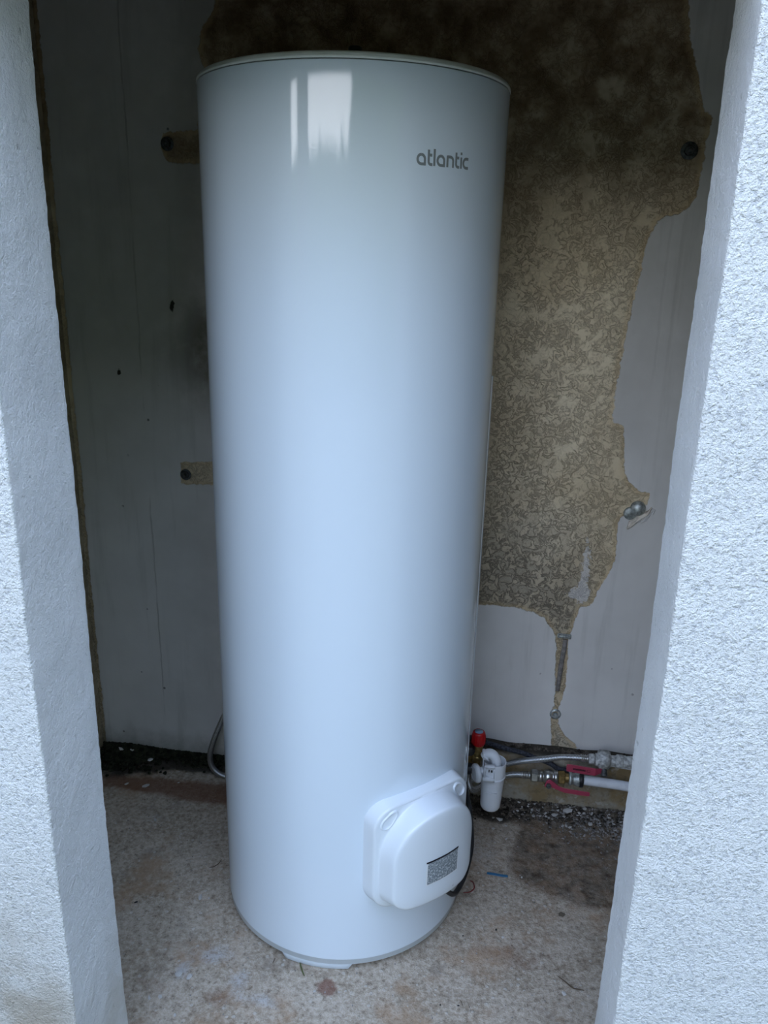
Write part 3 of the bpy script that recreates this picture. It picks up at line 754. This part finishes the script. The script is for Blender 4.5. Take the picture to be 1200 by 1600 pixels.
# lever: a bent strip seen from the front
def strip(bm, pts, hw, th):
    # pts: (x, y, z) centre line; strip height along z (hw half width), thickness along y
    rows = []
    for i, (x, yy, z) in enumerate(pts):
        wdt = hw[i] if isinstance(hw, (list, tuple)) else hw
        rows.append([bm.verts.new((x, yy + a, z + b)) for a, b in ((-th, -wdt), (-th, wdt), (th, wdt), (th, -wdt))])
    for A, B in zip(rows, rows[1:]):
        for k in range(4): bm.faces.new((A[k], A[(k + 1) % 4], B[(k + 1) % 4], B[k]))
    bm.faces.new(rows[0][::-1]); bm.faces.new(rows[-1]); bmesh.ops.recalc_face_normals(bm, faces=bm.faces[:])
    bmesh.ops.bevel(bm, geom=bm.edges[:], offset=.0006, segments=1, affect='EDGES')
bm = bmesh.new(); ly = 1.893
strip(bm, [(.352, ly + .012, .1765), (.342, ly + .006, .1760), (.331, ly, .1765), (.297, ly, .1785), (.262, ly, .1812), (.2555, ly, .1817)], [.006, .0085, .0110, .0112, .0112, .0095], .0014)
lv = obj('lever', bm, MHAND, uv, smooth=False); lv['label'] = 'pinkish-red lever with dark lettering'
bm = bmesh.new()
for i in range(9):
    x = .273 + i * .0037; z = .1803 - i * .00024; r = random.Random(i)
    for (dx, dz, a, b) in ((0, 0, .0007, .0026), (.0018, 0, .0006, .0026), (.0009, .0019 if i % 2 else -.0019, .0012, .0006), (.0009, 0, .0012, .0005 if i % 3 else .0001)):
        box(bm, (x + dx - a, ly - .0021, z + dz - b), (x + dx + a, ly - .0013, z + dz + b))
x, z = .3135, .1776
for (a, b, c, d) in ((-.0042, -.0036, -.0036, .0036), (.0036, -.0036, .0042, .0036), (-.0042, .0028, -.001, .0036), (.001, .0028, .0042, .0036), (-.0042, -.0036, .0042, -.0028)):
    box(bm, (x + a, ly - .0021, z + b), (x + c, ly - .0013, z + d))
obj('lever_print', bm, MINK, lv, smooth=False)

# lower ball valve and the white supply pipe
lvv = thing('ball_valve', 'lower nickel ball valve with a downturned red lever, left of the white pipe', 'valve', (.22, 1.92, .127))
bm = bmesh.new()
lathe(bm, [(0, 0), (.0150, 0), (.0150, .010), (.0130, .012), (.0130, .014), (.0175, .017), (.0185, .026), (.0175, .034), (.0150, .037), (.0150, .041), (.0180, .043), (.0180, .052), (0, .052)], frame((.187, y, .127), (1, 0, .05)), 28); obj('body', bm, MNK, lvv)
bm = bmesh.new(); hexnut(bm, (.239, y, .1295), (.258, y, .130), .0185); cyl(bm, (.257, y, .130), (.268, y, .130), .012); sharp(obj('union_nut', bm, MBS, lvv), 25)
bm = bmesh.new()
lathe(bm, [(0, 0), (.0175, 0), (.0190, .003), (.0175, .007), (.0150, .009), (.0150, .015), (.0170, .017), (.0170, .021), (.0185, .0225), (.0185, .028), (0, .028)], frame((.268, y, .130), (1, 0, 0)), 28); obj('compression_fitting', bm, MZN, lvv)
bm = bmesh.new(); lathe(bm, [(0, 0), (.0205, 0), (.0210, .002), (.0210, .008), (.0200, .010), (0, .010)], frame((.296, y, .130), (1, 0, 0)), 28); obj('black_collar', bm, MBLK, lvv)
bm = bmesh.new(); cyl(bm, (.216, y - .010, .126), (.213, y - .030, .1245), .0065, 16); obj('spindle', bm, MNK, lvv)
bm = bmesh.new(); ly2 = 1.888
pts = [(.203, ly2, 0.1210), (.207, ly2, 0.1290), (.216, ly2, 0.1315), (.228, ly2, 0.1250), (.240, ly2, 0.1180), (.255, ly2 - .002, 0.1145), (.290, ly2 - .002, 0.1120), (.318, ly2 - .002, 0.1105), (.3225, ly2 - .002, 0.1102)]
strip(bm, pts, [.004, .0095, .011, .0088, .0062, .0066, .0066, .0064, .0045], .0014)
o = obj('lever', bm, MHAND, lvv, smooth=False); o['label'] = 'faded pinkish-red lever'
bm = bmesh.new(); hexnut(bm, (.213, ly2 - .001, .1245), (.213, ly2 - .008, .1245), .0075); sharp(obj('lever_nut', bm, MOLD, lvv), 25)
bm = bmesh.new(); tube(bm, [(.304, y, .130), (.34, y, .1285), (.38, y, .1265), (.43, y, .1235), (.52, y, .119), (.62, y, .116), (UR + .01, y, .112)], .0132, 24, 6)
tag(obj('supply_pipe', bm, MPEX, loc=(.306, y, .13)), 'thick white plastic water pipe running right from the lower valve', 'pipe')
bm = bmesh.new(); tube(bm, [(.366, 1.945, .176), (.39, 1.944, .1745), (.43, 1.942, .172), (.55, 1.94, .168), (UR + .01, 1.94, .165)], .0095, 20, 6)
tag(obj('supply_pipe', bm, MPEX, loc=(.366, 1.945, .176)), 'thin white pipe partly hidden below the limescaled upper valve', 'pipe')
bm = bmesh.new(); tube(bm, [(-.15, 1.965, .215), (-.02, 1.962, .203), (.063, 1.955, .187), (.105, 1.952, .180), (.147, 1.950, .173), (.172, 1.947, .166), (.199, 1.945, .160), (.222, 1.944, .152), (.240, 1.945, .140), (.27, 1.95, .134), (.30, 1.95, .13)], .0068, 12, 8)
tag(obj('dark_hose', bm, MDUST, loc=(.06, 1.955, .19)), 'dusty black hose running along the wall foot behind the steel braided hoses', 'hose')

# ---------------------------------------------------------------- safety group and siphon
sg = thing('safety_valve', 'brass safety valve with a red cap and black knobs beside the tank', 'valve', (.015, 1.82, .2))
sy = 1.82
bm = bmesh.new()
lathe(bm, [(0, 0), (.0155, 0), (.0172, .003), (.0172, .030), (.0162, .034), (.0150, .036), (.0138, .0372), (0, .0372)], frame((.0175, sy, .2745), (0, 0, 1)), 36)
for k in range(18):
    a = 2 * PI * k / 18; p = Vector((.0175 + .0172 * math.cos(a), sy + .0172 * math.sin(a), 0)); cyl(bm, p + Vector((0, 0, .278)), p + Vector((0, 0, .303)), .0009, 6)
o = obj('red_cap', bm, MRED, sg); o['label'] = 'bright red cylindrical cap'
bm = bmesh.new(); lathe(bm, [(0, 0), (.0108, 0), (.0108, .0008), (0, .0009)], frame((.0175, sy, .3115), (0, 0, 1)), 28); obj('cap_disc', bm, MBLUE, sg)
bm = bmesh.new()
lathe(bm, [(0, 0), (.0150, 0), (.0150, .008), (.0128, .010), (.0128, .034), (.0140, .036), (.0140, .042), (0, .042)], frame((.0175, sy, .233), (0, 0, 1)), 28)
cyl(bm, (.0175, sy, .242), (-.075, sy + .03, .242), .0115, 24); cyl(bm, (-.004, sy, .185), (-.004, sy, .262), .0098, 24); cyl(bm, (.018, sy, .250), (.038, sy - .004, .247), .009, 20); cyl(bm, (.0175, sy, .215), (.0175, sy, .236), .0105, 20)
sharp(obj('brass_body', bm, MBS, sg), 30)
for (x, z) in ((-.003, .268), (-.001, .212)):
    bm = bmesh.new(); cyl(bm, (x, sy - .010, z), (x, sy - .032, z), .0125, 24, .003)
    for k in range(12):
        a = 2 * PI * k / 12; q = Vector((x + .0122 * math.cos(a), 0, z + .0122 * math.sin(a))); cyl(bm, q + Vector((0, sy - .013, 0)), q + Vector((0, sy - .029, 0)), .0012, 6)
    o = obj('black_knob', bm, MBLK, sg)
si = thing('siphon', 'white plastic drain siphon with a notched open cup, hanging off the valve', 'siphon', (.058, 1.79, .15))
cx, cy2 = .0585, 1.79
bm = bmesh.new()
lathe(bm, [(0, 0), (.019, 0), (.0228, .002), (.0254, .007), (.0262, .014), (.0290, .088), (.0300, .094), (.0312, .096), (.0317, .100), (.0305, .1025), (.0285, .1025), (.0275, .098), (.0245, .012), (0, .008)], frame((cx, cy2, .109), (0.02, 0, 1)), 48)
obj('cup', bm, MWP, si)
# upper open half-shell with slots
bm = bmesh.new()
mtx = frame((cx + .002, cy2, .2105), (0.02, 0, 1)); N = 72
def shell_top(a):
    # height of the notched rim by angle (degrees, 0 = +x, 270 = towards the viewer)
    a = a % 360
    if 288 <= a <= 306: return .012
    if 306 < a or a < 40: return .042
    if 222 <= a < 288: return .048
    return .040
for i in range(N):
    a, b = 360 * i / N, 360 * (i + 1) / N; h = shell_top((a + b) / 2)
    q = []
    for rr in (.0284, .0302):
        for zz in (0, h):
            for an in (a, b): q.append(bm.verts.new(mtx @ Vector((rr * math.cos(math.radians(an)), rr * math.sin(math.radians(an)), zz))))
    for f in ((0, 1, 3, 2), (4, 6, 7, 5), (2, 3, 7, 6), (0, 2, 6, 4), (1, 5, 7, 3)): bm.faces.new([q[j] for j in f])
bmesh.ops.remove_doubles(bm, verts=bm.verts[:], dist=.00005)
sharp(obj('notched_collar', bm, MWP, si), 30)
bm = bmesh.new()
fr = cy2 - .0325
for (a, b) in (((.036, fr, .214), (.0405, fr + .012, .250)), ((.060, fr, .214), (.0635, fr + .012, .250)), ((.036, fr, .246), (.0635, fr + .012, .253)), ((.034, fr - .004, .209), (.064, fr + .01, .220)), ((.050, fr + .003, .2345), (.062, fr + .010, .246))):
    box(bm, a, b, .001)
obj('window_frame', bm, MWP, si)
bm = bmesh.new()
for (x0, x1) in ((.0475, .0495), (.0535, .0575)): box(bm, (x0, fr + .001, .2355), (x1, fr + .0035, .2415))
obj('window_opening', bm, MDK, si, smooth=False)
bm = bmesh.new()
tube(bm, [(.036, 1.80, .252), (.044, 1.798, .263), (.055, 1.795, .264), (.064, 1.792, .254), (.067, 1.79, .240), (.067, 1.79, .225)], .0128, 24, 8)
lathe(bm, [(.010, 0), (.0165, 0), (.0170, .0015), (.0165, .003), (.010, .003)], frame((.038, 1.799, .257), (.8, 0, .55)), 32)
obj('inlet_elbow', bm, MWP, si)
bm = bmesh.new()
lathe(bm, [(0, 0), (.016, 0), (.0235, .002), (.0245, .005), (.0245, .009), (.0235, .011), (.014, .012), (.012, .020), (0, .020)], frame((.012, 1.775, .216), (.75, .35, 0)), 40)
lathe(bm, [(.0175, -.0006), (.0185, -.002), (.0195, -.0006)], frame((.012, 1.775, .216), (.75, .35, 0)), 40)
cyl(bm, (.024, 1.781, .218), (.040, 1.787, .220), .012)
o = obj('side_disc', bm, MWP, si)
bm = bmesh.new(); box(bm, (.044, cy2 - .0300, .172), (.073, cy2 - .0270, .1730), .0004); obj('moulding_line', bm, MWP, si)

# black power cable dropping beside the hood
bm = bmesh.new()
tube(bm, [(-.07, 1.955, .150), (-.035, 1.90, .165), (-.022, 1.82, .176), (-.008, 1.75, .188), (.005, 1.70, .172), (.0145, 1.66, .130), (.016, 1.62, .107), (.006, 1.57, .083), (-.008, 1.52, .082), (-.019, 1.49, .093), (-.035, 1.462, .130), (-.047, 1.447, .178)], .0058, 14, 10)
tag(obj('power_cable', bm, MBLK, loc=(-.003, 1.72, .14)), 'black power cable hanging behind the hood on the right of the tank', 'cable')

# ---------------------------------------------------------------- loose debris
def pebble_mesh(name, mat, seed, flat=.5, sub=1):
    bm = bmesh.new(); bmesh.ops.create_icosphere(bm, subdivisions=sub, radius=1); r = random.Random(seed)
    for v in bm.verts: v.co *= r.uniform(.65, 1.2); v.co.z *= flat
    me = bpy.data.meshes.new(name); bm.to_mesh(me); bm.free(); me.materials.append(mat); return me
def place(name, me, x, y, sx, sy, sz, rz, label, cat, group=None, z=None):
    o = bpy.data.objects.new(name, me); C.objects.link(o); o.scale = (sx, sy, sz); o.rotation_euler = (rnd.uniform(-.2, .2), rnd.uniform(-.2, .2), rz)
    o.location = (x, y, (-.0025 + sz * .35) if z is None else z); return tag(o, label, cat, group)
chips = [pebble_mesh('plaster_chip', MCHIP, k, .55) for k in range(6)]
def scatter(name, pts, mat, label, cat, seed, zfun=lambda x, y: -.002):
    base = bmesh.new(); bmesh.ops.create_icosphere(base, subdivisions=1, radius=1)
    bv = np.array([v.co[:] for v in base.verts]); bf = np.array([[v.index for v in f.verts] for f in base.faces]); base.free()
    g = np.random.default_rng(seed); V, F = [], []
    for i, (x, y, r) in enumerate(pts):
        q = bv * g.uniform(.6, 1.25, (len(bv), 1)) * np.array([g.uniform(.7, 1.4), g.uniform(.7, 1.4), g.uniform(.5, .9)]) * r
        V.append(q + (x, y, zfun(x, y) + r * .3)); F.append(bf + i * len(bv))
    o = obj(name, (np.vstack(V).tolist(), [], np.vstack(F).tolist()), mat, smooth=False)
    return tag(o, label, cat, kind='stuff')
g = np.random.default_rng(4)
def heap(x, y): return -.003 + .012 * max(0, min(1, (y - 1.90) / .07))
def heapl(x, y): return -.003 + .030 * max(0, min(1, (y - 1.93) / .06)) + .018 * math.exp(-((x + 1.03) / .09) ** 2 - ((y - 1.94) / .05) ** 2)
P = []
for _ in range(2300):
    x = g.uniform(-.02, .62); y = 1.966 - abs(g.normal(0, .035)); P.append((x, y, g.uniform(.0015, .0048)))
for _ in range(1500):
    x = g.triangular(.12, .50, .62); y = 1.965 - abs(g.normal(0, .045 + .02 * (x > .25))); P.append((x, y, g.uniform(.0012, .0042)))
o = scatter('rubble', P, [MGRIT, MGRITL], 'dark and grey gritty rubble lying along the foot of the ochre footing', 'rubble', 1, heap)
o.data.polygons.foreach_set('material_index', [(1 if k // 20 >= 2300 else 0) for k in range(len(P) * 20)])
P = [(g.uniform(-1.11, -.50), 1.997 - abs(g.normal(0, .018)), g.uniform(.0018, .0055)) for _ in range(2600)] + [(g.normal(-1.03, .05), g.normal(1.945, .020), g.uniform(.003, .009)) for _ in range(380)]
P = [p for p in P if p[0] > -1.115 and p[1] < 1.998]
scatter('mossy_soil', P, MMOSS, 'dark mossy soil heaped along the foot of the painted wall, left of the tank', 'soil', 3, heapl)
P = [(g.uniform(-.15, .62), g.uniform(1.972, 1.996), g.uniform(.002, .0055)) for _ in range(700)]
scatter('ledge_dirt', P, MGRIT, 'dark dirt lying on top of the footing ledge under the painted wall', 'dirt', 5, lambda x, y: .172)
P = [(g.uniform(-1.05, .6), g.uniform(1.1, 1.84), g.uniform(.0006, .0017)) for _ in range(1300)]
P = [p for p in P if math.hypot(p[0] - TX, p[1] - TY) > .29]
scatter('fine_grit', P, MGRITL, 'fine pale grit sprinkled over the whole concrete floor', 'grit', 6, lambda x, y: -.001)
# white chips: the ones that can be told apart
named = [
 (.276, 1.944, .016, .011, 'largest white plaster flake in the rubble, against the footing below the red levers'),
 (.240, 1.925, .011, .008, 'white split plaster flake just left of the largest flake in the rubble'),
 (.183, 1.912, .0055, .006, 'round white pebble below the lower red lever, in front of the split flake'),
 (.090, 1.885, .010, .008, 'pale chip beside the bottom of the white siphon, in the dark rubble'),
 (.074, 1.845, .0055, .004, 'white crumb on bare floor below the white siphon'),
 (.109, 1.811, .004, .003, 'tiny white crumb on the wet floor between siphon and blue scrap'),
 (.337, 1.905, .008, .006, 'pale grey chip at the right end of the rubble near the door jamb'),
 (.271, 1.890, .007, .004, 'small white sliver in front of the largest flake in the rubble'),
 (.147, 1.676, .004, .0025, 'white curled crumb at the near edge of the wet brown stain'),
 (-.947, 1.950, .0095, .0085, 'pale stone with a hole against the mossy soil, left of the tank'),
 (-.979, 1.857, .0085, .0045, 'small pale chip nearest the left jamb on the rust-coloured floor'),
 (-.921, 1.858, .0115, .006, 'flat pale oval chip right of the small one on the rust-coloured floor'),
 (-.835, 1.888, .004, .003, 'tiny white crumb halfway between the oval chip and the tank'),
 (-1.045, 1.966, .011, .006, 'pale broken flake lying on the mossy soil in the far left corner'),
 (-1.010, 1.968, .009, .004, 'pale sliver on the mossy soil, right of the broken corner flake'),
 (-.835, 1.724, .008, .005, 'greenish-grey chip in the dark patch left of the tank'),
 (-.774, 1.714, .003, .002, 'tiny white crumb between the dark patch and the tank on the left'),
 (-.618, 1.481, .008, .005, 'pale ring-shaped chip on the floor left of the tank base'),
 (-.597, 1.482, .0028, .0022, 'tiny bright crumb touching the ring-shaped chip'),
 (-.588, 1.268, .013, .009, 'white paint fleck, larger of the pair near the left jamb'),
 (-.562, 1.263, .009, .006, 'white paint fleck, right beside the larger one near the left jamb'),
 (-.625, 1.203, .007, .004, 'pale triangular chip at the foot of the left jamb'),
 (-.604, 1.208, .006, .005, 'pale squarish chip right of the triangular one at the left jamb foot'),
 (-.558, 1.174, .004, .003, 'white crumb nearest the bottom edge of the photo'),
 (-.292, 1.273, .0036, .0032, 'bright white crumb on the reddish rust spot in front of the tank'),
 (.228, 1.352, .006, .005, 'bluish-white fleck left of the bent twig'),
 (.100, 1.480, .004, .0035, 'white crumb on the floor right of the tank base'),
 (-.570, 1.548, .003, .003, 'tiny white crumb close to the left flank of the tank base')]
for i, (x, y, a, b, lb) in enumerate(named):
    zz = (heapl(x, y) + .006) if (y > 1.93 and x < -.4) else ((heap(x, y) + .003) if y > 1.88 and x > 0 else None)
    place('plaster_chip', chips[i % 6], x, y, a, b, min(a, b) * .8, rnd.uniform(0, 3), lb, 'chip', z=zz)
for i in range(46):
    x = g.uniform(.06, .44); y = 1.958 - abs(g.normal(0, .035)); a = g.uniform(.0028, .006)
    place('plaster_chip', chips[i % 6], x, y, a, a * g.uniform(.6, 1), a * .6, rnd.uniform(0, 3), 'small pale plaster crumb in the dark rubble along the footing', 'chip', 'pale crumbs in the rubble along the footing', z=heap(x, y) + .003)
stn = [pebble_mesh('stone', MSTONE, 20 + k, .7, 2) for k in range(3)]
place('stone', stn[0], .225, 1.944, .012, .010, .008, .3, 'brown stone in the rubble between two white flakes', 'stone', z=.008)
place('stone', stn[1], .405, 1.945, .012, .010, .010, 1.1, 'brown stone at the right end of the rubble by the jamb', 'stone', z=.010)
place('stone', stn[2], .238, 1.571, .008, .006, .003, .3, 'dark flat crumb of earth in front of the wet stain', 'stone')
# twigs, blades and scraps
def wire(name, pts, r, mat, label, cat, n=8, per=6):
    bm = bmesh.new(); tube(bm, pts, r, n, per, rfun=lambda t: r * (1 - .5 * abs(2 * t - 1) ** 3)); return tag(obj(name, bm, mat, loc=pts[len(pts) // 2]), label, cat)
wire('twig', [(.216, 1.393, .0015), (.232, 1.381, .001), (.247, 1.368, .0008), (.258, 1.366, .001), (.271, 1.365, .0015)], .0013, MTW, 'thin bent brown twig on the concrete near the right jamb', 'twig')
wire('twig', [(-.608, 1.606, .003), (-.611, 1.592, .002), (-.620, 1.580, .001), (-.630, 1.576, .001)], .0010, MTW, 'fine dark curved twig touching the left side of the tank base', 'twig')
wire('twig', [(.012, 1.300, .001), (.016, 1.292, .001), (.018, 1.286, .001)], .0008, MTW, 'short dark stalk near the bottom of the photo, below the tank base', 'twig')
wire('grass_blade', [(-.338, 1.334, .003), (-.330, 1.319, .001), (-.321, 1.304, .0008)], .0016, MGRASS, 'short green grass blade sticking out in front of the tank foot', 'grass blade')
wire('grass_blade', [(-.395, 1.338, .001), (-.396, 1.325, .001)], .0009, MTW, 'tiny dry blade left of the tank foot', 'grass blade')
wire('reddish_scrap', [(.004, 1.598, .001), (.020, 1.603, .001), (.030, 1.616, .002), (.027, 1.634, .002), (.019, 1.641, .001)], .0016, MRW, 'curled thin reddish plastic scrap on the floor behind the hood', 'scrap')
bm = bmesh.new(); strip(bm, [(.060, 1.673, .001), (.078, 1.672, .0015), (.096, 1.671, .001), (.112, 1.671, .001)], [.0006, .0008, .0008, .0006], .0042)
tag(obj('blue_scrap', bm, MBLUEP, smooth=False, loc=(.086, 1.672, 0)), 'small strip of bright blue plastic on the floor right of the hood', 'scrap')
bug = pebble_mesh('earth_crumb', MDK, 40, .5)
for (x, y, a, lb) in [(-.762, 1.441, .0055, 'single black crumb on the bare floor by the left jamb'), (-.028, 1.284, .003, 'black crumb at the bottom of the photo, leftmost of three in a row'), (.009, 1.288, .0032, 'black crumb at the bottom of the photo, middle one of three in a row'), (.032, 1.289, .0022, 'black crumb at the bottom of the photo, rightmost of three in a row'), (.010, 1.470, .003, 'black speck of earth close to the right of the tank base'), (.085, 1.500, .004, 'black crumb on the floor between tank base and right jamb')]:
    place('earth_crumb', bug, x, y, a, a * .7, a * .5, rnd.uniform(0, 3), lb, 'crumb')
